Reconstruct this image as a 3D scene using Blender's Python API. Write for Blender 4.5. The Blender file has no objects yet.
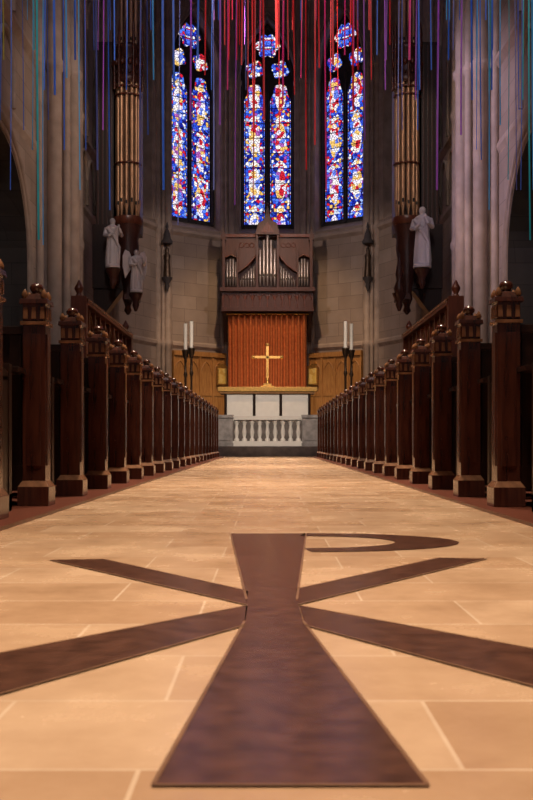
import bpy, bmesh, math, random
from mathutils import Vector, Matrix
R=random.Random(7)
S=bpy.context.scene
try: S.view_settings.view_transform='Standard'
except Exception: pass
H=0.33; F=1000.0
# ------------------------------------------------------------ materials
def newmat(name):
    m=bpy.data.materials.new(name); m.use_nodes=True
    nt=m.node_tree; b=nt.nodes.get('Principled BSDF'); return m,nt,b
def nd(nt,t,**k):
    n=nt.nodes.new(t)
    for a,v in k.items(): setattr(n,a,v)
    return n
def mth(nt,op,a,b=None,c=None):
    n=nd(nt,'ShaderNodeMath',operation=op)
    for i,v in enumerate((a,b,c)):
        if v is None: continue
        if isinstance(v,(int,float)): n.inputs[i].default_value=v
        else: nt.links.new(v,n.inputs[i])
    return n.outputs[0]
def ramp(nt,fac,stops,interp='LINEAR'):
    r=nd(nt,'ShaderNodeValToRGB'); cr=r.color_ramp; cr.interpolation=interp
    while len(cr.elements)<len(stops): cr.elements.new(0.5)
    for e,(p,c) in zip(cr.elements,stops): e.position=p; e.color=(*c,1)
    nt.links.new(fac,r.inputs[0]); return r.outputs[0]
def plain(name,col,rough=.5,metal=0,var=.25,scale=6,bump=0.0,spec=.5):
    m,nt,b=newmat(name)
    tc=nd(nt,'ShaderNodeTexCoord'); n=nd(nt,'ShaderNodeTexNoise'); n.inputs['Scale'].default_value=scale; n.inputs['Detail'].default_value=4
    nt.links.new(tc.outputs['Object'],n.inputs['Vector'])
    lo=tuple(c*(1-var) for c in col); hi=tuple(min(1,c*(1+var)) for c in col)
    nt.links.new(ramp(nt,n.outputs['Fac'],[(.3,lo),(.7,hi)]),b.inputs['Base Color'])
    b.inputs['Roughness'].default_value=rough; b.inputs['Metallic'].default_value=metal
    b.inputs['Specular IOR Level'].default_value=spec
    if bump:
        bp=nd(nt,'ShaderNodeBump'); bp.inputs['Strength'].default_value=bump; bp.inputs['Distance'].default_value=.02
        nt.links.new(n.outputs['Fac'],bp.inputs['Height']); nt.links.new(bp.outputs[0],b.inputs['Normal'])
    return m
def wood(name,c0,c1,rough=.4,coat=0):
    m,nt,b=newmat(name)
    tc=nd(nt,'ShaderNodeTexCoord'); mp=nd(nt,'ShaderNodeMapping'); mp.inputs['Scale'].default_value=(22,22,2.2)
    n=nd(nt,'ShaderNodeTexNoise'); n.inputs['Scale'].default_value=1.5; n.inputs['Detail'].default_value=5; n.inputs['Distortion'].default_value=.6
    nt.links.new(tc.outputs['Object'],mp.inputs[0]); nt.links.new(mp.outputs[0],n.inputs['Vector'])
    nt.links.new(ramp(nt,n.outputs['Fac'],[(.3,c0),(.7,c1)]),b.inputs['Base Color'])
    b.inputs['Roughness'].default_value=rough
    b.inputs['Coat Weight'].default_value=coat; b.inputs['Coat Roughness'].default_value=.12
    return m
def stone(name,c0,c1,bw=.9,bh=.42,rough=.8):
    m,nt,b=newmat(name)
    tc=nd(nt,'ShaderNodeTexCoord'); sp=nd(nt,'ShaderNodeSeparateXYZ'); nt.links.new(tc.outputs['Object'],sp.inputs[0])
    u=mth(nt,'ADD',sp.outputs[0],sp.outputs[1]); cb=nd(nt,'ShaderNodeCombineXYZ')
    nt.links.new(u,cb.inputs[0]); nt.links.new(sp.outputs[2],cb.inputs[1])
    br=nd(nt,'ShaderNodeTexBrick'); br.inputs['Scale'].default_value=1; br.inputs['Brick Width'].default_value=bw; br.inputs['Row Height'].default_value=bh
    br.inputs['Mortar Size'].default_value=.008; br.inputs['Mortar Smooth'].default_value=.3; br.inputs['Bias'].default_value=0
    br.inputs['Color1'].default_value=(*c0,1); br.inputs['Color2'].default_value=(*c1,1); br.inputs['Mortar'].default_value=(*[x*.65 for x in c0],1)
    nt.links.new(cb.outputs[0],br.inputs['Vector'])
    n=nd(nt,'ShaderNodeTexNoise'); n.inputs['Scale'].default_value=1.3; n.inputs['Detail'].default_value=6; nt.links.new(tc.outputs['Object'],n.inputs['Vector'])
    mx=nd(nt,'ShaderNodeMix',data_type='RGBA',blend_type='MULTIPLY'); mx.inputs[0].default_value=.6
    nt.links.new(br.outputs['Color'],mx.inputs[6]); nt.links.new(ramp(nt,n.outputs['Fac'],[(.3,(.6,.58,.56)),(.7,(1,1,1))]),mx.inputs[7])
    nt.links.new(mx.outputs[2],b.inputs['Base Color']); b.inputs['Roughness'].default_value=rough
    return m
M={}
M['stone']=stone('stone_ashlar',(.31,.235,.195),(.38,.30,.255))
M['aisle']=stone('stone_aisle_shade',(.05,.042,.038),(.06,.05,.045))  # aisle shade put into the colour: darkened stone behind the arches
M['pier']=plain('stone_pier',(.35,.27,.225),.75,var=.2,scale=3)
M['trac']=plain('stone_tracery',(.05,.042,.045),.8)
M['dark']=wood('wood_dark',(.012,.0045,.003),(.030,.010,.006),.33)
M['pew']=wood('wood_pew',(.034,.009,.006),(.085,.024,.014),.25,.5)
M['cap']=plain('wood_edge_highlight',(.19,.085,.042),.22,var=.35,scale=20)  # lighter brown paints highlights onto edges, caps and base tops
M['oak']=wood('wood_oak',(.32,.14,.04),(.50,.25,.08),.45)
M['stall']=wood('wood_stall',(.08,.021,.011),(.16,.044,.024),.32)
M['organ']=wood('wood_organ_case',(.045,.013,.008),(.085,.025,.016),.4)
M['gold']=plain('gilt',(.80,.48,.15),.3,.8,var=.2,scale=20)
M['pipeg']=plain('pipe_bronze',(.46,.27,.16),.42,.5,var=.2,scale=3)
M['pipes']=plain('pipe_tin',(.34,.29,.28),.35,.8,var=.15,scale=3)
M['marble']=plain('marble_white',(.80,.75,.69),.35,var=.06,scale=4)
M['statue']=plain('marble_statue',(.68,.62,.62),.5,var=.08,scale=4)
M['greym']=plain('marble_grey',(.30,.27,.26),.4,var=.3,scale=7)
M['step']=plain('marble_step',(.17,.14,.125),.4,var=.3,scale=7)
M['linen']=plain('linen_white',(.90,.87,.83),.8,var=.04)
M['wax']=plain('wax',(.88,.83,.75),.5,var=.03)
M['iron']=plain('bronze_dark',(.07,.045,.03),.4,.7,var=.3)
M['black']=plain('shadow_recess',(.015,.012,.012),.9)
M['emb']=plain('emblem_dark_marble',(.078,.032,.020),.22,0,var=.35,scale=22)
M['joint']=plain('emblem_brass_edge',(.22,.11,.06),.35,.2,var=.2)
M['vault']=plain('vault_plaster',(.22,.19,.18),.9)
m,nt,b=newmat('velvet_curtain'); M['curt']=m
tc=nd(nt,'ShaderNodeTexCoord'); n=nd(nt,'ShaderNodeTexNoise'); n.inputs['Scale'].default_value=14; nt.links.new(tc.outputs['Object'],n.inputs['Vector'])
nt.links.new(ramp(nt,n.outputs['Fac'],[(.3,(.38,.09,.020)),(.7,(.52,.145,.034))]),b.inputs['Base Color']); b.inputs['Roughness'].default_value=.85
m,nt,b=newmat('icon_painting'); M['icon']=m
tc=nd(nt,'ShaderNodeTexCoord'); n=nd(nt,'ShaderNodeTexVoronoi'); n.inputs['Scale'].default_value=9; nt.links.new(tc.outputs['Object'],n.inputs['Vector'])
sp=nd(nt,'ShaderNodeSeparateColor'); nt.links.new(n.outputs['Color'],sp.inputs[0])
nt.links.new(ramp(nt,sp.outputs[0],[(0,(.9,.6,.15)),(.4,(.95,.7,.25)),(.7,(.4,.15,.05)),(.85,(.8,.5,.12))],'CONSTANT'),b.inputs['Base Color']); b.inputs['Roughness'].default_value=.4
# floor
m,nt,b=newmat('stone_floor'); M['floor']=m
tc=nd(nt,'ShaderNodeTexCoord'); mp=nd(nt,'ShaderNodeMapping'); mp.inputs['Location'].default_value=(.13,.07,0)
nt.links.new(tc.outputs['Object'],mp.inputs[0])
br=nd(nt,'ShaderNodeTexBrick'); br.offset=.37; br.inputs['Scale'].default_value=1; br.inputs['Brick Width'].default_value=.52; br.inputs['Row Height'].default_value=.27
br.inputs['Mortar Size'].default_value=.0028; br.inputs['Mortar Smooth'].default_value=.2; br.inputs['Bias'].default_value=-.1
br.inputs['Color1'].default_value=(.47,.285,.168,1); br.inputs['Color2'].default_value=(.60,.40,.258,1); br.inputs['Mortar'].default_value=(.66,.48,.34,1)
nt.links.new(mp.outputs[0],br.inputs['Vector'])
n=nd(nt,'ShaderNodeTexNoise'); n.inputs['Scale'].default_value=3.2; n.inputs['Detail'].default_value=9; n.inputs['Roughness'].default_value=.68; nt.links.new(tc.outputs['Object'],n.inputs['Vector'])
mx=nd(nt,'ShaderNodeMix',data_type='RGBA',blend_type='MULTIPLY'); mx.inputs[0].default_value=.65
nt.links.new(br.outputs['Color'],mx.inputs[6]); nt.links.new(ramp(nt,n.outputs['Fac'],[(.32,(.68,.60,.54)),(.62,(1,1,1))]),mx.inputs[7])
nt.links.new(mx.outputs[2],b.inputs['Base Color'])
nt.links.new(ramp(nt,n.outputs['Fac'],[(.3,(.18,.18,.18)),(.7,(.32,.32,.32))]),b.inputs['Roughness'])
b.inputs['Specular IOR Level'].default_value=.45
# glass
m,nt,b=newmat('stained_glass'); M['glass']=m
nt.nodes.remove(b); out=nt.nodes.get('Material Output')
tc=nd(nt,'ShaderNodeTexCoord'); oi=nd(nt,'ShaderNodeObjectInfo'); sp=nd(nt,'ShaderNodeSeparateXYZ'); nt.links.new(tc.outputs['Object'],sp.inputs[0])
x,z=sp.outputs[0],sp.outputs[2]
zo=mth(nt,'ADD',z,mth(nt,'MULTIPLY',oi.outputs['Random'],9.0))
cb=nd(nt,'ShaderNodeCombineXYZ'); nt.links.new(x,cb.inputs[0]); nt.links.new(zo,cb.inputs[1])
def vor(scale,feat='F1'):
    v=nd(nt,'ShaderNodeTexVoronoi',voronoi_dimensions='2D',feature=feat); v.inputs['Scale'].default_value=scale; nt.links.new(cb.outputs[0],v.inputs['Vector']); return v
vo=vor(11); ve=vor(11,'DISTANCE_TO_EDGE'); vb=vor(7.5)
sc=nd(nt,'ShaderNodeSeparateColor'); nt.links.new(vo.outputs['Color'],sc.inputs[0])
sb=nd(nt,'ShaderNodeSeparateColor'); nt.links.new(vb.outputs['Color'],sb.inputs[0])
blue=ramp(nt,sc.outputs[0],[(0,(.015,.02,.35)),(.20,(.03,.08,.70)),(.38,(.08,.20,.95)),(.52,(.35,.50,1)),(.62,(.65,.015,.04)),(.73,(.95,.90,.95)),(.82,(.02,.015,.12)),(.88,(.90,.52,.12)),(.95,(.35,.08,.5))],'CONSTANT')
fig=ramp(nt,sb.outputs[1],[(0,(1,.92,.90)),(.30,(.65,.02,.04)),(.45,(.15,.25,.95)),(.56,(.95,.58,.16)),(.74,(.45,.12,.50)),(.82,(.90,.82,1))],'CONSTANT')
ax=mth(nt,'SUBTRACT',mth(nt,'ABSOLUTE',x),.435)
du=mth(nt,'DIVIDE',ax,.18)
fr=mth(nt,'FRACT',mth(nt,'DIVIDE',zo,1.5)); dz=mth(nt,'MULTIPLY',mth(nt,'SUBTRACT',fr,.45),2.7)
mask=mth(nt,'LESS_THAN',mth(nt,'ADD',mth(nt,'POWER',du,2),mth(nt,'POWER',dz,2)),1.0)
mx=nd(nt,'ShaderNodeMix',data_type='RGBA'); nt.links.new(mask,mx.inputs[0]); nt.links.new(blue,mx.inputs[6]); nt.links.new(fig,mx.inputs[7])
can=mth(nt,'MULTIPLY',mth(nt,'GREATER_THAN',fr,.84),mth(nt,'LESS_THAN',mth(nt,'ADD',mth(nt,'ABSOLUTE',ax),mth(nt,'MULTIPLY',mth(nt,'SUBTRACT',fr,.84),1.5)),.23))
canc=ramp(nt,sc.outputs[1],[(0,(1,.92,.85)),(.4,(.95,.6,.18)),(.6,(.7,.78,1)),(.8,(.65,.03,.05))],'CONSTANT')
m2=nd(nt,'ShaderNodeMix',data_type='RGBA'); nt.links.new(can,m2.inputs[0]); nt.links.new(mx.outputs[2],m2.inputs[6]); nt.links.new(canc,m2.inputs[7])
bord=mth(nt,'GREATER_THAN',mth(nt,'ABSOLUTE',ax),.315)
bc=ramp(nt,mth(nt,'FRACT',mth(nt,'MULTIPLY',z,3.3)),[(0,(.08,.18,1)),(.45,(.6,.02,.04)),(.60,(.9,.88,1)),(.78,(.03,.06,.6))],'CONSTANT')
m3=nd(nt,'ShaderNodeMix',data_type='RGBA'); nt.links.new(bord,m3.inputs[0]); nt.links.new(m2.outputs[2],m3.inputs[6]); nt.links.new(bc,m3.inputs[7])
lead=mth(nt,'GREATER_THAN',ve.outputs['Distance'],.07)
lead=mth(nt,'MULTIPLY',lead,mth(nt,'GREATER_THAN',mth(nt,'ABSOLUTE',mth(nt,'SUBTRACT',mth(nt,'ABSOLUTE',ax),.305)),.012))
lead=mth(nt,'MULTIPLY',lead,mth(nt,'GREATER_THAN',mth(nt,'FRACT',mth(nt,'MULTIPLY',z,2.0)),.05))
em=nd(nt,'ShaderNodeEmission'); nt.links.new(m3.outputs[2],em.inputs[0]); nt.links.new(mth(nt,'MULTIPLY',lead,1.2),em.inputs[1])
nt.links.new(em.outputs[0],out.inputs[0])
RC={}
for nm,c in dict(teal=(.03,.55,.62),blue=(.04,.18,.90),sky=(.08,.45,.95),red=(.95,.03,.04),magenta=(.9,.03,.28),purple=(.38,.08,.65),dim=(.12,.15,.48),gold=(.5,.45,.05)).items():
    RC[nm]=plain('ribbon_'+nm,c,.45,var=.1)
# ------------------------------------------------------------ builder
class B:
    def __init__(s): s.v=[];s.f=[];s.m=[];s.sm=[];s.mats=[]
    def mi(s,m):
        m=M[m] if isinstance(m,str) else m
        if m not in s.mats: s.mats.append(m)
        return s.mats.index(m)
    def add(s,vs,fs,m,smooth=False):
        o=len(s.v); s.v+= [tuple(v) for v in vs]; k=s.mi(m)
        for f in fs: s.f.append([o+i for i in f]); s.m.append(k); s.sm.append(smooth)
    def merge(s,o,mat):
        off=len(s.v); s.v+=[tuple(mat@Vector(v)) for v in o.v]
        for f,k,sm in zip(o.f,o.m,o.sm): s.f.append([off+i for i in f]); s.m.append(s.mi(o.mats[k])); s.sm.append(sm)
    def box(s,x0,x1,y0,y1,z0,z1,m,t=0):
        v=[(x0,y0,z0),(x1,y0,z0),(x1,y1,z0),(x0,y1,z0),(x0+t,y0+t,z1),(x1-t,y0+t,z1),(x1-t,y1-t,z1),(x0+t,y1-t,z1)]
        s.add(v,[(3,2,1,0),(4,5,6,7),(0,1,5,4),(1,2,6,5),(2,3,7,6),(3,0,4,7)],m)
    def lathe(s,cx,cy,prof,m,n=12,sx=1,sy=1,fold=0,nf=7):
        vs=[];fs=[]
        for (r,z) in prof:
            for i in range(n):
                a=2*math.pi*i/n; rr=r*(1+fold*math.sin(nf*a)) if fold else r
                vs.append((cx+rr*math.cos(a)*sx,cy+rr*math.sin(a)*sy,z))
        for j in range(len(prof)-1):
            for i in range(n):
                fs.append((j*n+i,j*n+(i+1)%n,(j+1)*n+(i+1)%n,(j+1)*n+i))
        s.add(vs,fs,m,True)
        k=len(prof)-1
        s.add(vs[:n],[list(range(n))[::-1]],m); s.add(vs[k*n:],[list(range(n))],m)
    def cyl(s,cx,cy,z0,z1,r,m,n=12,r1=None):
        s.lathe(cx,cy,[(r,z0),(r if r1 is None else r1,z1)],m,n)
    def tube(s,path,r,m,closed=False,n=6,flat=1):
        P=[Vector(p) for p in path]; L=len(P); vs=[];fs=[]
        for i,p in enumerate(P):
            a=P[(i-1)%L] if (closed or i>0) else p; c=P[(i+1)%L] if (closed or i<L-1) else p
            t=(c-a).normalized(); up=Vector((0,0,1)) if abs(t.z)<.95 else Vector((0,1,0))
            e1=t.cross(up).normalized(); e2=t.cross(e1).normalized()
            rr=r[i] if isinstance(r,(list,tuple)) else r
            for k in range(n):
                q=2*math.pi*k/n; vs.append(p+e1*rr*math.cos(q)+e2*rr*math.sin(q))
        for i in range(L if closed else L-1):
            j=(i+1)%L
            best=min(range(n),key=lambda o:sum((Vector(vs[i*n+k])-P[i]-(Vector(vs[j*n+(k+o)%n])-P[j])).length for k in range(n)))
            for k in range(n): fs.append((i*n+k,i*n+(k+1)%n,j*n+(k+1+best)%n,j*n+(k+best)%n))
        s.add(vs,fs,m,True)
        if not closed: s.add(vs[:n],[list(range(n))],m); s.add(vs[-n:],[list(range(n))],m)
    def poly(s,pts,m): s.add(pts,[list(range(len(pts)))],m)
    def prism(s,pts2,axis,a,b,m):
        def P(p,t):
            return {'x':(t,p[0],p[1]),'y':(p[0],t,p[1]),'z':(p[0],p[1],t)}[axis]
        n=len(pts2); vs=[P(p,a) for p in pts2]+[P(p,b) for p in pts2]
        fs=[list(range(n))[::-1],list(range(n,2*n))]+[(i,(i+1)%n,n+(i+1)%n,n+i) for i in range(n)]
        s.add(vs,fs,m)
    def sphere(s,c,r,m,n=10,sz=1):
        prof=[(max(r*math.sin(math.pi*i/8),.001),c[2]-r*sz*math.cos(math.pi*i/8)) for i in range(9)]
        s.lathe(c[0],c[1],prof,m,n)
    def make(s,name,loc=(0,0,0),rot=0,recalc=True,bevel=0):
        me=bpy.data.meshes.new(name); me.from_pydata(s.v,[],s.f)
        for m in s.mats: me.materials.append(m)
        me.polygons.foreach_set('material_index',s.m); me.polygons.foreach_set('use_smooth',s.sm)
        if recalc:
            bm=bmesh.new(); bm.from_mesh(me); bmesh.ops.recalc_face_normals(bm,faces=bm.faces); bm.to_mesh(me); bm.free()
        o=bpy.data.objects.new(name,me); S.collection.objects.link(o); o.location=loc; o.rotation_euler=(0,0,rot)
        if bevel:
            md=o.modifiers.new('bevel','BEVEL'); md.width=bevel; md.segments=2; md.limit_method='ANGLE'; md.angle_limit=math.radians(50)
        return o
def arch(a0,a1,sp,ap,n=10):
    w=(a1-a0)/2; h=ap-sp; Rr=(w*w+h*h)/(2*w); mid=(a0+a1)/2; cx=a0+Rr
    th=math.acos(max(-1,min(1,(mid-cx)/Rr))); L=[]
    for i in range(n+1):
        t=math.pi-(math.pi-th)*i/n; L.append((cx+Rr*math.cos(t),sp+Rr*math.sin(t)))
    return L+[(2*mid-p[0],p[1]) for p in L[-2::-1]]
def wall_arch(b,u0,u1,z0,z1,a0,a1,sill,sp,ap,depth,mat,rev=None,trims=((.05,.04),(.16,.05))):
    rev=rev or mat; A=arch(a0,a1,sp,ap)
    q=lambda x,z:(x,0,z)
    b.poly([q(u0,z0),q(a0,z0),q(a0,z1),q(u0,z1)],mat); b.poly([q(a1,z0),q(u1,z0),q(u1,z1),q(a1,z1)],mat)
    if sill>z0: b.poly([q(a0,z0),q(a1,z0),q(a1,sill),q(a0,sill)],mat)
    for p,r in zip(A[:-1],A[1:]): b.poly([q(*p),q(*r),q(r[0],z1),q(p[0],z1)],mat)
    loop=[(a0,sill)]+A+[(a1,sill)]
    for p,r in zip(loop[:-1],loop[1:]): b.poly([(p[0],0,p[1]),(r[0],0,r[1]),(r[0],depth,r[1]),(p[0],depth,p[1])],rev)
    if sill>z0: b.poly([(a0,0,sill),(a1,0,sill),(a1,depth,sill+.25),(a0,depth,sill+.25)],rev)
    for off,rr in trims:
        Lp=[(a0-off,-.01,max(sill,z0))]+[(p[0],-.01,p[1]) for p in arch(a0-off,a1+off,sp,ap+off*1.2)]+[(a1+off,-.01,max(sill,z0))]
        b.tube(Lp,rr,'pier')
# ------------------------------------------------------------ floor
b=B(); b.box(-9,9,-6,34,-.2,0,'floor'); b.make('floor')
P=[(4.6,28.6),(3.33,31.45),(1.25,33.0),(-1.25,33.0),(-3.33,31.45),(-4.6,28.6)]
b=B()
def stp(y0,k,z0,z1):
    pts=[(x*k,28.6+(y-28.6)*k) for x,y in P]; pts=[(pts[0][0],y0)]+pts+[(pts[-1][0],y0)]
    b.prism(pts,'z',z0,z1,'step')
stp(24.5,.90,.0,.25); stp(27.2,.88,.25,.60); stp(27.7,.86,.6,.95)
b.make('chancel_steps',bevel=.012)
for sg in (-1,1):
    b=B(); x0,x1=sorted((.02+sg*1.02,.02+sg*3.24)); b.box(x0,x1,2.5,23.6,0,.015,'stall'); b.make('pew_platform')
# ------------------------------------------------------------ floor emblem (chi rho)
b=B(); T=.002
stem=[(-.110,.959),(.154,.959),(.066,1.84),(.062,2.10),(.140,3.63),(-.134,3.63),(-.044,2.10),(-.042,1.84)]
b.poly([(x,y,T) for x,y in stem],'emb')
ch=[[(-.615,2.81),(-.465,2.83),(-.043,2.22),(-.043,2.03)],[(.625,2.84),(.49,2.86),(.065,2.25),(.062,2.03)],
    [(-.040,2.02),(-.041,1.80),(-.372,1.27),(-.66,1.27)],[(.064,2.02),(.068,1.80),(.41,1.27),(.70,1.27)]]
for c in ch: b.poly([(x,y,T) for x,y in c],'emb')
N=28; o1=[];i1=[]
for k in range(N+1):
    a=math.pi/2-math.pi*k/N
    o1.append((.135+.50*math.cos(a),3.33+.31*math.sin(a))); i1.append((.115+.31*math.cos(a),3.33+.205*math.sin(a)))
for k in range(N): b.poly([(p[0],p[1],T) for p in (o1[k],o1[k+1],i1[k+1],i1[k])],'emb')
def strip(p,q,w=.0025):
    p=Vector(p);q=Vector(q);t=(q-p).normalized();n=Vector((-t.y,t.x))*w
    b.poly([(*(p+n),T+.0006),(*(q+n),T+.0006),(*(q-n),T+.0006),(*(p-n),T+.0006)],'joint')
for L in ([stem[0],stem[1]],[stem[1],stem[2]],[stem[7],stem[0]],[stem[3],stem[4]],[stem[5],stem[6]]): strip(*L)
for c in ch: strip(c[1],c[2]); strip(c[3],c[0])
b.make('floor_emblem',recalc=False)
# ------------------------------------------------------------ walls
ZT=17.0
def shaftset(b,cx,cy,a0,a1,rad,n,r,z0,z1,bands=()):
    for i in range(n):
        a=a0+(a1-a0)*i/max(1,n-1); rr=r*(1.5 if i%2==0 else .85)
        x=cx+rad*math.cos(a); y=cy+rad*math.sin(a)
        pr=[(rr*1.6,z0),(rr*1.6,z0+.25),(rr*1.15,z0+.4),(rr,z0+.5)]
        for zb in sorted(bands): pr+=[(rr,zb-.12),(rr*1.35,zb-.05),(rr*1.35,zb+.05),(rr,zb+.12)]
        pr+=[(rr,z1-.5),(rr*1.3,z1-.35),(rr*1.9,z1)]
        b.lathe(x,y,pr,'pier',10)
names=['wall_apse_side_right','wall_apse_right','wall_apse_center','wall_apse_left','wall_apse_side_left']
fac=[]
HWN=.93
for i in range(5):
    p=Vector(P[i]);q=Vector(P[i+1]); mid=(p+q)/2
    nrm=mid-Vector((0,29.0)); d=(q-p).normalized(); n=Vector((-d.y,d.x))
    if n.dot(nrm)<0: n=-n
    rot=math.atan2(n.y,n.x)-math.pi/2
    hw=(q-p).length/2; fac.append((mid,rot,hw))
    b=B()
    if i in (1,2,3):
        wall_arch(b,-hw,hw,0,ZT,-HWN,HWN,7.25,12.2,14.35,.45,'stone','pier')
    else:
        wall_arch(b,-hw,hw,0,ZT,-HWN,HWN,7.25,12.2,14.35,.35,'stone','pier')
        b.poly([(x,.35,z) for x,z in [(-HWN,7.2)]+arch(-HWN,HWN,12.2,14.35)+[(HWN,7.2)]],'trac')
        for x in (-.5,0,.5): b.tube([(x,.3,7.4),(x,.3,12.6)],.06,'pier')
    for z,w in ((7.05,.09),(3.45,.08)):
        b.prism([(0,z-.12),(-w,z-.02),(-w,z+.06),(0,z+.12)],'x',-hw,hw,'pier')
    Mi=(Matrix.Translation((mid.x,mid.y,0))@Matrix.Rotation(rot,4,'Z')).inverted()
    for (x,y) in ([P[i]] if i!=4 else [P[4],P[5]]):
        pb=B(); ang=math.atan2(29.0-y,-x)
        shaftset(pb,x,y,ang-1.3,ang+1.3,.26,5,.07,.0,ZT,(7.05,3.45,12.2)); pb.cyl(x,y,.0,ZT,.21,'pier',12)
        if abs(abs(x)-3.33)<.01:   # carved canopied niche figure on the pier
            nb=B()
            nb.lathe(0,0,[(.02,5.05),(.08,5.2),(.06,5.28),(.16,5.42),(.17,5.48)],'trac',8)
            nb.lathe(0,0,[(.12,5.48),(.10,5.8),(.085,6.0),(.11,6.15),(.05,6.24),(.06,6.3),(.055,6.38),(.01,6.43)],'iron',14,fold=.08,nf=6)
            nb.lathe(0,0,[(.17,6.52),(.18,6.6),(.12,6.68),(.09,6.85),(.03,7.0),(.05,7.05),(.01,7.2)],'trac',8)
            sx=1 if x>0 else -1
            pb.merge(nb,Matrix.Translation((sx*3.12,31.08,0)))
        b.merge(pb,Mi)
    b.make(names[i],(mid.x,mid.y,0),rot,recalc=False)
def foil(cx,cz,r,k,n=48,ph=0):
    return [(cx+r*(.74+.26*abs(math.cos(k*t/2+ph)))*math.cos(t),cz+r*(.74+.26*abs(math.cos(k*t/2+ph)))*math.sin(t)) for t in [2*math.pi*i/n for i in range(n)]]
def lancet(u0,u1,z0,sp,ap):
    A=arch(u0,u1,sp,ap,12); mid=(u0+u1)/2; A2=[]
    for i,(x,z) in enumerate(A):
        t=i/(len(A)-1); k=1-.16*abs(math.sin(3*math.pi*t))**2 if 0<t<1 else 1
        A2.append((mid+(x-mid)*k,sp+(z-sp)*k))
    return [(u0,z0)]+A2+[(u1,z0)]
shapes=[lancet(-.80,-.07,7.62,11.75,12.45),lancet(.07,.80,7.62,11.75,12.45),foil(-.42,12.80,.34,4,ph=.78),foil(.42,12.80,.34,4,ph=.78),foil(0,13.60,.46,6)]
for wi,i in enumerate((3,2,1)):
    mid,rot,hw=fac[i]; b=B()
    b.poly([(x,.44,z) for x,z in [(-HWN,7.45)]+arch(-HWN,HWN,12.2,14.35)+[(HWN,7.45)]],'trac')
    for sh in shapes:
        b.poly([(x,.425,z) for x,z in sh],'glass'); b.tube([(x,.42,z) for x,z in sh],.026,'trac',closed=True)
    b.tube([(0,.38,7.5),(0,.38,12.5)],.05,'trac')
    for x in (-.87,.87): b.tube([(x,.36,7.5),(x,.36,12.3)],.05,'trac')
    b.tube([(x,.38,z) for x,z in arch(-.87,.87,12.2,14.2)],.05,'trac')
    b.make('window_%d'%(wi+1),(mid.x,mid.y,0),rot,recalc=False)
for sg,nm in ((-1,'left'),(1,'right')):
    b=B(); c=10.0
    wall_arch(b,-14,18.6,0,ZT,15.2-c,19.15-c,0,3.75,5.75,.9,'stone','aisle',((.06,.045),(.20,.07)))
    for z,w in ((7.9,.10),(12.0,.10),(6.2,.05)):
        b.prism([(0,z-.14),(-w,z-.02),(-w,z+.06),(0,z+.14)],'x',5.0,18.6,'pier')
    for k in range(14):
        u=3.8+k*1.05
        if 9.0<u+1.05 and u<12.0: continue
        for z0,sp,ap in ((6.35,7.0,7.6),(8.1,10.8,11.7),(12.3,15,16)):
            b.tube([(u,-.03,z0)]+[(p[0],-.03,p[1]) for p in arch(u,u+1.05,sp,ap,6)]+[(u+1.05,-.03,z0)],.05,'pier',n=6)
    if sg>0: rot=-math.pi/2; b.v=[(-x,y,z) for x,y,z in b.v]
    else: rot=math.pi/2
    a=math.pi if sg>0 else 0
    pb=B(); pb.cyl(sg*4.72,20.6,0,ZT,.62,'pier',16); shaftset(pb,sg*4.72,20.6,a-1.75,a+1.75,.70,9,.10,0,ZT,(7.9,12.0))
    for yy in (23.2,27.2):
        pb.cyl(sg*4.65,yy,0,ZT,.2,'pier',12); shaftset(pb,sg*4.65,yy,a-1.4,a+1.4,.27,5,.07,0,ZT,(4.9,7.9,12.0))
    b.merge(pb,(Matrix.Translation((sg*4.6,c,0))@Matrix.Rotation(rot,4,'Z')).inverted())
    b.make('wall_'+nm,(sg*4.6,c,0),rot,recalc=False)
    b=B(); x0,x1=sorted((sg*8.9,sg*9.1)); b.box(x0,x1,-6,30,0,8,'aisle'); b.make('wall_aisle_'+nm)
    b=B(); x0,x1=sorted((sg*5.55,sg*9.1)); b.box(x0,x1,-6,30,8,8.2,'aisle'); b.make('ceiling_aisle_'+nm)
b=B(); A=arch(-4.8,4.8,ZT-.05,ZT+5.2,10)
for p,q in zip(A[:-1],A[1:]): b.poly([(p[0],-6,p[1]),(q[0],-6,q[1]),(q[0],34,q[1]),(p[0],34,p[1])],'vault')
for yy in (0,6,12,20.6,28.6): b.tube([(p[0],yy,p[1]-.05) for p in A],.15,'pier')
b.poly([(p[0],33.9,p[1]) for p in A],'vault'); b.make('ceiling',recalc=False)
# ------------------------------------------------------------ apse panelling
for k,i in enumerate((3,2,1)):
    mid,rot,hw=fac[i]; b=B(); hw-=.30
    b.box(-hw,hw,-.20,-.12,.96,3.15,'oak'); b.box(-hw,hw,-.26,-.12,3.1,3.25,'oak'); b.box(-hw,hw,-.24,-.12,.96,1.15,'oak')
    n=4
    for j in range(n+1):
        u=-hw+2*hw*j/n; b.box(max(-hw,u-.035),min(hw,u+.035),-.24,-.18,1.1,3.1,'oak')
    for j in range(n):
        u=-hw+2*hw*j/n; w=2*hw/n
        b.tube([(p[0],-.21,p[1]) for p in arch(u+.05,u+w-.05,2.55,2.95,6)],.022,'oak')
        b.box(u+.035,u+w-.035,-.225,-.18,1.85,1.95,'oak')
    b.make('wood_panelling',(mid.x,mid.y,0),rot)
for sg,i in ((-1,3),(1,1)):
    mid,rot,hw=fac[i]; b=B()
    u=(hw-.50)*(-sg)
    b.box(-.20,.20,-.05,0,0,.62,'gold'); b.box(-.15,.15,-.06,-.04,.05,.55,'icon'); b.prism([(-.2,.62),(.2,.62),(0,.72)],'y',-.05,0,'gold')
    n=Vector((math.cos(rot+math.pi/2),math.sin(rot+math.pi/2))); t=Vector((math.cos(rot),math.sin(rot)))
    c=mid+t*u-n*.27
    b.make('icon_painting',(c.x,c.y,2.2),rot)
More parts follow.
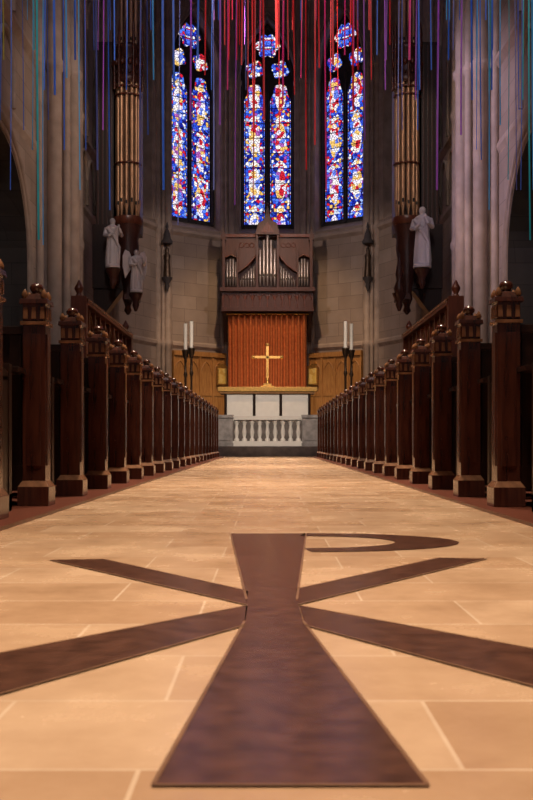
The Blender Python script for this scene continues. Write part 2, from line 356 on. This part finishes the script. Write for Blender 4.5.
# ------------------------------------------------------------ curtain
b=B(); vs=[];fs=[];n=200;rows=8
for j in range(rows+1):
    z=.96+(4.40-.96)*j/rows
    for i in range(n+1):
        x=-1.24+2.48*i/n; a=.075
        vs.append((x,31.72+a*math.sin(x*2*math.pi/.17+.9*math.sin(x*4)+.25*math.sin(j*.6+x*3)),z))
for j in range(rows):
    for i in range(n): k=j*(n+1)+i; fs.append((k,k+1,k+n+2,k+n+1))
b.add(vs,fs,'curt',True); b.tube([(-1.3,31.72,4.42),(1.3,31.72,4.42)],.03,'gold'); b.make('dossal_curtain',recalc=False)
# ------------------------------------------------------------ organ case over altar
b=B(); y0,y1=31.35,32.5
b.box(-1.44,1.44,y0+.15,y1,4.55,5.15,'organ'); b.box(-1.50,1.50,y0+.02,y1,5.10,5.22,'organ'); b.box(-1.46,1.46,y0+.08,y1,4.48,4.60,'organ')
for j in range(12):
    u=-1.4+j*.2333; b.tube([(p[0],y0+.13,p[1]) for p in arch(u+.02,u+.21,4.85,5.03,5)],.016,'stall'); b.box(u-.012,u+.012,y0+.12,y0+.16,4.62,5.1,'stall')
b.box(-1.42,1.42,y0+.55,y1,5.2,6.85,'organ')
def pipe(b,x,y,z0,z1,r,m='pipes'):
    b.lathe(x,y,[(r*.35,z0),(r,z0+r*5),(r,z0+r*5.1),(r*1.08,z0+r*5.3),(r,z0+r*5.5),(r,z1-.02),(r*1.06,z1)],m,10)
    b.box(x-r*.45,x+r*.45,y-r*1.03,y-r*.5,z0+r*5.6,z0+r*7.2,'black')
for j,(zt) in enumerate((6.45,6.75,6.95,6.75,6.45)): pipe(b,(j-2)*.115,y0+.25+.04*abs(j-2),5.3,zt,.052)
b.box(-.36,-.30,y0+.15,y0+.6,5.2,6.95,'organ'); b.box(.30,.36,y0+.15,y0+.6,5.2,6.95,'organ')
b.prism([(-.38,6.9),(.38,6.9),(.30,7.25),(.12,7.35),(.07,7.5),(0,7.85),(-.07,7.5),(-.12,7.35),(-.30,7.25)],'y',y0+.12,y0+.55,'organ')
b.prism([(-.22,6.95),(.22,6.95),(.0,7.3)],'y',y0+.10,y0+.14,'stall')
b.sphere((0,y0+.33,7.88),.06,'stall')
for sg in (-1,1):
    X=lambda a,c:sorted((sg*a,sg*c))
    for j in range(6):
        x=sg*(.43+j*.085); pipe(b,x,y0+.4,5.3,5.95-.08*j,.036)
    for j in range(4): pipe(b,sg*(1.0+j*.09),y0+.28,5.3,6.05+.12*math.sin(j/3*math.pi),.038)
    b.box(*X(.93,.97),y0+.15,y0+.6,5.2,6.5,'organ'); b.box(*X(1.34,1.42),y0+.15,y0+.6,5.2,6.75,'organ')
    pts=[(sg*.34,6.3),(sg*.60,5.98),(sg*.95,5.72),(sg*.97,6.2),(sg*1.15,6.3),(sg*1.38,6.2),(sg*1.44,6.6),(sg*1.44,6.95),(sg*.34,6.95)]
    b.prism(pts,'y',y0+.36,y0+.56,'organ')
    b.tube([(p[0],y0+.35,p[1]) for p in pts[:6]],.02,'stall')
    for k in range(3): b.tube([(sg*(.50+.16*k)+.07*math.cos(t),y0+.35,6.60+.07*math.sin(t)) for t in [i*math.pi/5 for i in range(10)]],.012,'stall',closed=True)
    b.prism([(sg*1.30,6.75),(sg*1.48,6.75),(sg*1.39,7.2)],'y',y0+.2,y0+.4,'organ')
    b.prism([(y0+.5,4.5),(y1,4.5),(y1,3.6)],'x',sg*1.36-.06,sg*1.36+.06,'organ')
b.box(-1.48,1.48,y0+.30,y0+.62,6.85,6.95,'stall')
b.make('pipe_organ_case')
# ------------------------------------------------------------ altar
b=B()
b.box(-1.42,1.42,28.5,29.45,1.80,1.93,'gold'); b.box(-1.36,1.36,28.55,29.4,1.74,1.80,'oak')
b.box(-1.2,1.2,28.68,29.35,.95,1.74,'dark')
for a,c in ((-1.16,-.42),(-.34,.34),(.42,1.16)): b.box(a,c,28.62,28.70,1.02,1.72,'linen')
for a in (-1.2,-.38,.38,1.2): b.cyl(a,28.62,.951,1.74,.035,'dark',8)
b.box(-1.22,1.22,28.6,29.36,.951,1.02,'marble')
b.make('altar',bevel=.008)
b=B(); z=1.931; y=29.2
b.box(-.20,.20,y-.12,y+.12,z,z+.06,'gold'); b.box(-.12,.12,y-.08,y+.08,z+.06,z+.13,'gold'); b.lathe(0,y,[(.06,z+.13),(.03,z+.2),(.05,z+.25),(.025,z+.3)],'gold')
b.box(-.035,.035,y-.02,y+.02,z+.28,3.2,'gold'); b.box(-.42,.42,y-.02,y+.02,2.80,2.87,'gold')
for px,pz in ((-.42,2.835),(.42,2.835),(0,3.2)): b.sphere((px,y,pz),.055,'gold')
b.make('altar_cross')
b=B(); yr=26.0; zb=.251
b.box(-.90,.90,yr-.10,yr+.10,.93,1.03,'marble'); b.box(-.90,.90,yr-.12,yr+.12,zb,.38,'marble')
for j in range(9):
    x=-.8+j*.2; b.lathe(x,yr,[(.065,.38),(.065,.43),(.035,.47),(.055,.56),(.062,.62),(.040,.74),(.036,.80),(.06,.86),(.07,.94)],'marble',10)
for j in range(8):
    x=-.8+j*.2; b.tube([(p[0],yr,p[1]) for p in arch(x+.02,x+.18,.80,.92,5)],.025,'marble')
for sg in (-1,1):
    x0,x1=sorted((sg*.90,sg*1.36)); b.box(x0,x1,yr-.14,yr+.14,zb,1.0,'greym'); b.box(x0-.02,x1+.02,yr-.17,yr+.17,.98,1.06,'greym')
    b.box(x0+.07,x1-.07,yr-.16,yr-.13,.40,.90,'greym'); b.box(x0-.02,x1+.02,yr-.17,yr+.17,zb,.33,'greym')
    x0,x1=sorted((sg*1.38,sg*3.3)); b.box(x0,x1,yr-.1,yr+.1,zb,1.0,'greym')
b.make('communion_rail')
def candlestick(x,y,z0=.251):
    b=B(); pr=[(.20,0),(.20,.05),(.15,.09),(.07,.16),(.04,.25),(.07,.33),(.035,.42),(.03,1.0),(.06,1.06),(.03,1.12),(.028,1.75),(.055,1.82),(.03,1.9),(.03,2.2),(.07,2.3),(.09,2.42),(.10,2.44),(.05,2.46)]
    b.lathe(0,0,pr,'iron',12); b.cyl(0,0,2.45,3.12,.045,'wax',10); b.lathe(0,0,[(.006,3.12),(.004,3.15)],'black',6)
    for k in range(3):
        a=k*2.094; b.sphere((.17*math.cos(a),.17*math.sin(a),.045),.04,'iron')
    b.make('candlestick',(x,y,z0))
for x in (-2.09,-1.90,1.95,2.14): candlestick(x,25.0+.5*(abs(x)>2))
# ------------------------------------------------------------ pews
def build_pew(sg):
    b=B(); X=lambda a,c:sorted((sg*a,sg*c))
    hw=.057
    b.box(-.078,.078,-.078,.078,0,.095,'pew'); b.box(-.078,.078,-.078,.078,.095,.125,'cap',.020)
    b.box(-hw,hw,-hw,hw,.12,.93,'pew')
    b.box(-hw+.022,hw-.022,-hw-.006,-hw+.01,.20,.86,'pew'); b.box(*X(-hw-.006,-hw+.01),-hw+.022,hw-.022,.20,.86,'pew')
    b.box(-.068,.068,-.068,.068,.905,.922,'cap'); b.box(-hw,hw,-hw,hw,.92,1.01,'pew'); b.box(-.072,.072,-.072,.072,1.01,1.035,'pew',.004)
    for k in range(3):
        u=-.042+.042*k
        b.box(u-.012,u+.012,-hw-.008,-hw,.935,.995,'cap',.002)
        b.box(*X(-hw-.008,-hw),u-.012,u+.012,.935,.995,'cap',.002)
    b.box(-.060,.060,-.060,.060,1.035,1.06,'pew',.012)
    b.lathe(0,0,[(.042,1.058),(.03,1.066),(.024,1.075),(.034,1.088),(.036,1.10),(.026,1.115),(.008,1.122)],'pew',10)
    for a in (-.048,.048):
        for c in (-.048,.048): b.lathe(a,c,[(.014,1.04),(.018,1.055),(.012,1.07),(.003,1.085)],'cap',6)
    x0,x1=X(.025,.057); b.box(x0,x1,.05,.46,.0,.62,'dark'); b.prism([(.05,.6),(.46,.6),(.46,.64),(.30,.68),(.12,.80),(.05,.84)],'x',x0,x1,'dark')
    x0,x1=X(.02,.06); b.box(x0,x1,.46,.51,0,.68,'dark'); b.box(x0,x1,.05,.51,0,.08,'dark')
    Lg=2.02
    x0,x1=X(.04,Lg); b.box(x0,x1,-.02,.015,.08,.86,'dark'); b.box(x0,x1,-.045,.04,.86,.90,'dark'); b.box(x0,x1,-.035,.0,.08,.2,'dark')
    for j in range(6):
        u=.1+j*(Lg-.15)/5; x0,x1=X(u-.03,u+.03); b.box(x0,x1,-.032,0,.1,.86,'dark')
    x0,x1=X(.04,Lg); b.box(x0,x1,-.22,-.02,.66,.685,'dark'); b.box(x0,x1,.0,.42,.42,.46,'dark')
    b.box(x0,x1,.36,.39,.1,.42,'dark')
    x0,x1=X(Lg-.04,Lg+.02); b.box(x0,x1,-.05,.45,0,.88,'dark')
    b.box(*X(.1,Lg-.1),-.33,-.18,.12,.17,'dark')
    return b
for sg in (-1,1):
    b=build_pew(sg); first=None
    for k in range(-1,20):
        loc=(.01+sg*1.178,(5.06 if sg<0 else 4.98)+.92*k,.016)
        if first is None: first=b.make('pew',loc,bevel=.005)
        else:
            o=bpy.data.objects.new('pew',first.data); S.collection.objects.link(o); o.location=loc
            if k<8:
                md=o.modifiers.new('bevel','BEVEL'); md.width=.005; md.segments=2; md.limit_method='ANGLE'; md.angle_limit=math.radians(50)
# ------------------------------------------------------------ choir stalls against the sides
for sg in (-1,1):
    b=B(); X=lambda a,c:sorted((sg*a,sg*c))
    ya,yb=18.2,24.2; HT=2.95
    b.box(*X(3.42,3.52),ya,yb,0,HT-.05,'stall'); b.box(*X(3.26,3.56),ya-.05,yb+.05,HT-.10,HT,'stall'); b.box(*X(3.34,3.5),ya,yb,2.2,2.26,'stall')
    b.box(*X(3.25,3.30),ya-.05,yb+.05,HT-.04,HT+.01,'cap')
    b.box(*X(3.36,3.5),ya,yb,0,.95,'dark')
    n=10; st=(yb-ya)/n
    for j in range(n+1):
        y=ya+st*j; b.box(*X(3.34,3.44),y-.04,y+.04,.0,HT-.1,'stall'); b.lathe(sg*3.41,y,[(.04,HT),(.05,HT+.05),(.02,HT+.1)],'stall',8)
    for j in range(n):
        y=ya+st*j; b.tube([(sg*3.39,p[0],p[1]) for p in arch(y+.05,y+st-.05,2.45,2.78,5)],.02,'cap')
        b.tube([(sg*3.39,p[0],p[1]) for p in arch(y+.05,y+st-.05,1.7,2.1,5)],.02,'stall')
    for y in (ya,yb):
        b.box(*X(3.28,3.56),y-.08,y+.08,0,HT+.05,'stall'); b.lathe(sg*3.43,y,[(.07,HT+.05),(.04,HT+.1),(.08,HT+.17),(.085,HT+.21),(.05,HT+.27),(.015,HT+.34)],'stall',10)
    b.make('choir_stall')
# ------------------------------------------------------------ organ pipe towers
for sg in (-1,1):
    b=B(); X=lambda a,c:sorted((sg*a,sg*c))
    b.box(*X(3.80,4.30),25.1,25.7,4.4,10.4,'dark'); b.box(*X(3.2,3.86),25.1,25.7,5.6,10.1,'dark')
    for j in range(4): b.box(*X(3.90+.11*j,3.93+.11*j),25.04,25.12,4.6,10.3,'organ')
    cxp,cyp=sg*3.50,25.1
    b.lathe(cxp,cyp,[(.34,5.78),(.38,5.86),(.36,5.98)],'stall',16)
    for j in range(7):
        a=math.pi+math.pi*j/6; zt=9.35+.10*(j%2); pipe(b,cxp+.26*math.cos(a),cyp+.26*math.sin(a),5.98,zt,.052 if j%2 else .06,'pipeg')
    for zz in (7.3,9.0,9.2): b.tube([(cxp+.33*math.cos(math.pi+math.pi*k/12),cyp+.33*math.sin(math.pi+math.pi*k/12),zz) for k in range(13)],.025,'stall')
    b.lathe(cxp,cyp,[(.32,9.30),(.37,9.36),(.35,9.46),(.33,9.5),(.33,10.1),(.38,10.16),(.36,10.24),(.26,10.3)],'organ',16)
    for j in range(7):
        a=math.pi+math.pi*j/6; x=cxp+.36*math.cos(a); y=cyp+.36*math.sin(a)
        b.lathe(x,y,[(.03,9.15),(.035,9.3),(.028,10.25),(.045,10.35),(.02,10.5),(.035,10.58),(.005,10.85)],'stall',6)
    for j in range(6):
        a=math.pi+math.pi*(j+.5)/6; x=cxp+.35*math.cos(a); y=cyp+.35*math.sin(a); b.sphere((x,y,9.8),.06,'stall',8,1.6); b.sphere((x,y,9.55),.04,'organ',8,1.3)
    for j in range(4): pipe(b,cxp+.12*(j-1.5),cyp+.1,10.2,11.6+.1*(j%2),.048,'pipeg')
    b.lathe(cxp,25.1,[(.03,3.55),(.10,3.65),(.07,3.75),(.14,3.95),(.12,4.1),(.22,4.5),(.20,4.65),(.28,5.2),(.26,5.4),(.34,5.80)],'organ',10)
    b.box(*X(3.5,4.38),25.0,25.6,4.2,5.8,'dark'); b.prism([(sg*3.6,4.2),(sg*4.36,4.2),(sg*4.36,3.2)],'y',25.05,25.5,'dark')
    b.lathe(sg*3.78,24.45,[(.03,4.1),(.09,4.25),(.07,4.33),(.17,4.52),(.20,4.59)],'organ',8); b.box(*X(3.7,3.86),24.45,25.1,4.3,4.56,'organ')
    b.lathe(sg*3.22,24.45,[(.03,3.55),(.09,3.7),(.07,3.78),(.15,3.92),(.17,3.99)],'organ',8); b.box(*X(3.18,3.5),24.45,25.1,3.85,3.98,'organ')
    if sg>0: b.lathe(3.22,24.45,[(.10,3.99),(.14,4.1),(.06,4.3),(.10,4.45),(.05,4.7),(.02,5.0)],'organ',8)
    b.make('organ_pipe_tower')
# ------------------------------------------------------------ statues
def statue(loc,h,rot,wings=False):
    b=B(); m='statue'
    b.lathe(0,0,[(.15,0),(.15,.05),(.13,.06)],m,12)
    b.lathe(0,0,[(.14,.05),(.145,.12),(.13,.35),(.115,.52),(.11,.60),(.12,.68),(.135,.76),(.14,.80),(.10,.84),(.05,.865),(.042,.885),(.05,.895)],m,28,1.0,.72,fold=.08,nf=9)
    b.sphere((0,-.012,.93),.056,m,12,1.2); b.sphere((0,.02,.945),.056,m,12,1.1)
    b.tube([(0,-.06,.94),(0,-.078,.922),(0,-.062,.918)],.012,m)
    b.tube([(-.125,0,.79),(-.165,-.03,.64),(-.10,-.14,.62),(-.02,-.165,.68)],[.046,.042,.032,.022],m,n=8)
    b.tube([(.125,0,.79),(.17,-.05,.65),(.12,-.16,.70),(.08,-.19,.80)],[.046,.042,.032,.022],m,n=8)
    for k in range(4): b.tube([(-.02-.012*k+.02,-.165,.68),(-.0-.012*k+.02,-.18,.71+.004*k)],.008,m,n=5)
    for k in range(4): b.tube([(.065+.012*k,-.19,.80),(.062+.013*k,-.195,.845)],.008,m,n=5)
    b.tube([(-.12,-.05,.79),(.0,-.12,.62),(.12,-.09,.40),(.12,-.05,.15)],[.03,.035,.03,.02],m,n=6)
    if wings:
        for sg in (-1,1):
            pts=[(sg*.05,.78),(sg*.14,.96),(sg*.24,1.0),(sg*.30,.85),(sg*.30,.6),(sg*.24,.32),(sg*.17,.45),(sg*.1,.55)]
            b.prism(pts,'y',.09,.125,m)
    o=b.make('angel_statue' if wings else 'saint_statue',loc,rot); o.scale=(h,h,h)
    md=o.modifiers.new('remesh','REMESH'); md.mode='VOXEL'; md.voxel_size=.009; md.use_smooth_shade=True
    return o
statue((-3.78,24.42,4.60),1.22,.35); statue((-3.20,24.42,4.0),1.05,.5,True)
statue((3.78,24.42,4.60),1.5,-.35)
# ------------------------------------------------------------ ribbons
b=B()
def ribbon(px,d,py,c,w=.014):
    x=(px-266.5)*d/F; z0=H+(443-py)*d/F; z1=17.8; n=14; vs=[];fs=[]; ph=R.uniform(0,6); tw=R.uniform(-.5,.5)
    for i in range(n+1):
        z=z0+(z1-z0)*i/n; a=tw+.35*math.sin(i*.8+ph); xx=x+.015*math.sin(i*.7+ph)
        ww=w/2
        vs+=[(xx-ww*math.cos(a),d-ww*math.sin(a),z),(xx+ww*math.cos(a),d+ww*math.sin(a),z)]
    for i in range(n): fs.append((2*i,2*i+1,2*i+3,2*i+2))
    b.add(vs,fs,RC[c])
spec=[(2,60,'gold'),(22,130,'blue'),(31,150,'sky'),(37,240,'teal'),(43,245,'sky'),(53,95,'blue'),(62,150,'blue'),(66,78,'sky'),(75,60,'blue'),(85,80,'magenta'),(96,170,'dim'),(108,210,'blue'),
(125,90,'blue'),(140,200,'dim'),(147,135,'blue'),(152,80,'sky'),(163,190,'blue'),(172,85,'blue'),(178,225,'dim'),(189,120,'purple'),(197,60,'blue'),(205,75,'red'),(212,190,'dim'),(218,125,'purple'),
(226,90,'magenta'),(235,205,'purple'),(241,65,'red'),(246,110,'red'),(252,200,'red'),(259,52,'magenta'),(262,120,'red'),(276,48,'red'),(283,105,'magenta'),(287,60,'red'),(293,95,'red'),(300,78,'magenta'),(306,170,'red'),(313,145,'red'),(318,68,'red'),(325,190,'magenta'),(331,65,'red'),(337,90,'red'),(343,55,'magenta'),(351,110,'red'),(357,70,'red'),(364,140,'purple'),(371,80,'red'),(377,55,'blue'),(388,45,'red'),(398,150,'dim'),(409,60,'magenta'),(415,100,'purple'),(430,70,'blue'),(437,190,'purple'),(447,60,'blue'),(461,135,'purple'),(470,100,'blue'),(480,160,'blue'),(487,210,'sky'),(492,90,'blue'),(500,125,'sky'),(507,180,'teal'),(518,110,'blue'),(523,100,'teal'),(529,240,'teal'),(532,190,'sky')]
for px,py,c in spec: ribbon(px,R.uniform(11,16),py,c,R.choice((.014,.02,.026)))
for k in range(80):
    px=R.uniform(-60,600); c=R.choice(('red','red','magenta')) if 215<px<370 and R.random()<.8 else R.choice(('blue','teal','dim','blue','sky') if (px<90 or px>440) else ('dim','purple','blue'))
    ribbon(px,R.uniform(10,17),R.choice((10,20,30,45,60,90,130) if 100<px<430 else (20,50,90,120,150,190)),c,.012)
b.make('hanging_ribbons',recalc=False)
# ------------------------------------------------------------ lights
def light(kind,name,loc,tgt,e,col,size=1,spread=None,ang=None,blend=.5):
    L=bpy.data.lights.new(name,kind); L.energy=e; L.color=col
    if kind=='AREA':
        L.size=size
        if spread: L.spread=math.radians(spread)
    else: L.shadow_soft_size=size
    if kind=='SPOT': L.spot_size=math.radians(ang); L.spot_blend=blend
    o=bpy.data.objects.new(name,L); S.collection.objects.link(o); o.location=loc
    d=Vector(tgt)-Vector(loc); o.rotation_euler=d.to_track_quat('-Z','Y').to_euler(); return o
W=(1,.81,.60)
for i,y in enumerate((2.2,8,14,20)): light('AREA','ceiling_lamp',(0,y,14),(0,y,0),(165,200,215,215)[i],W,1.2,36)
light('SPOT','altar_spot',(0,24,13),(0,31.7,2.9),3200,(1,.66,.36),.2,ang=38)
light('SPOT','altar_spot',(0,15,8.5),(0,27.8,1.3),4200,(1,.83,.66),.15,ang=27,blend=.7)  # added fill without a known fixture, brightens altar front, rail and candles
light('SPOT','apse_lamp',(-3,23,9.5),(2.6,32,4.0),800,(1,.80,.70),.3,ang=40)
light('SPOT','apse_lamp',(3,23,9.5),(-2.6,32,4.0),800,(1,.80,.70),.3,ang=40)
light('SPOT','pier_lamp',(-2.5,17,9.5),(4.3,20.6,6.0),2300,(.92,.74,1),.2,ang=46,blend=1)
light('SPOT','pier_lamp',(2.5,17,9.5),(-4.3,20.6,6.0),950,(1,.76,.58),.2,ang=50,blend=1)
light('SPOT','organ_fill',(-1,15,12),(-3.5,25.1,7.5),1000,(1,.76,.55),.2,ang=20)  # added light to brighten the left tower pipes, no known source
light('SPOT','organ_fill',(1,15,12),(3.5,25.1,7.5),1000,(1,.76,.55),.2,ang=20)  # same added brightening for the right tower pipes
light('SPOT','ribbon_fill',(0,2,13.5),(0,14,6.5),1900,(1,.92,.92),.4,ang=62)  # added above the camera end to light the ribbons, no known lamp
light('SPOT','stall_fill',(-1.5,14,9),(3.4,21,2.6),900,(1,.7,.48),.2,ang=32)  # added to bring up the right stall panels, fixture invented
light('AREA','vault_fill',(0,14,16.5),(0,30,10),70,(.80,.65,1),2.5)  # added purple fill for the upper walls, not an actual fitting
w=bpy.data.worlds.new('world'); S.world=w; w.use_nodes=True
bg=w.node_tree.nodes['Background']; bg.inputs[0].default_value=(.58,.46,.46,1); bg.inputs[1].default_value=.10
# ------------------------------------------------------------ camera
c=bpy.data.cameras.new('camera'); co=bpy.data.objects.new('camera',c); S.collection.objects.link(co)
co.location=(0,0,H); co.rotation_euler=(math.pi/2,0,0); c.sensor_fit='VERTICAL'; c.sensor_height=36; c.sensor_width=24; c.lens=45; c.shift_y=43/800; c.shift_x=-.0012
c.clip_start=.05; c.dof.use_dof=True; c.dof.focus_distance=9; c.dof.aperture_fstop=11
S.camera=co
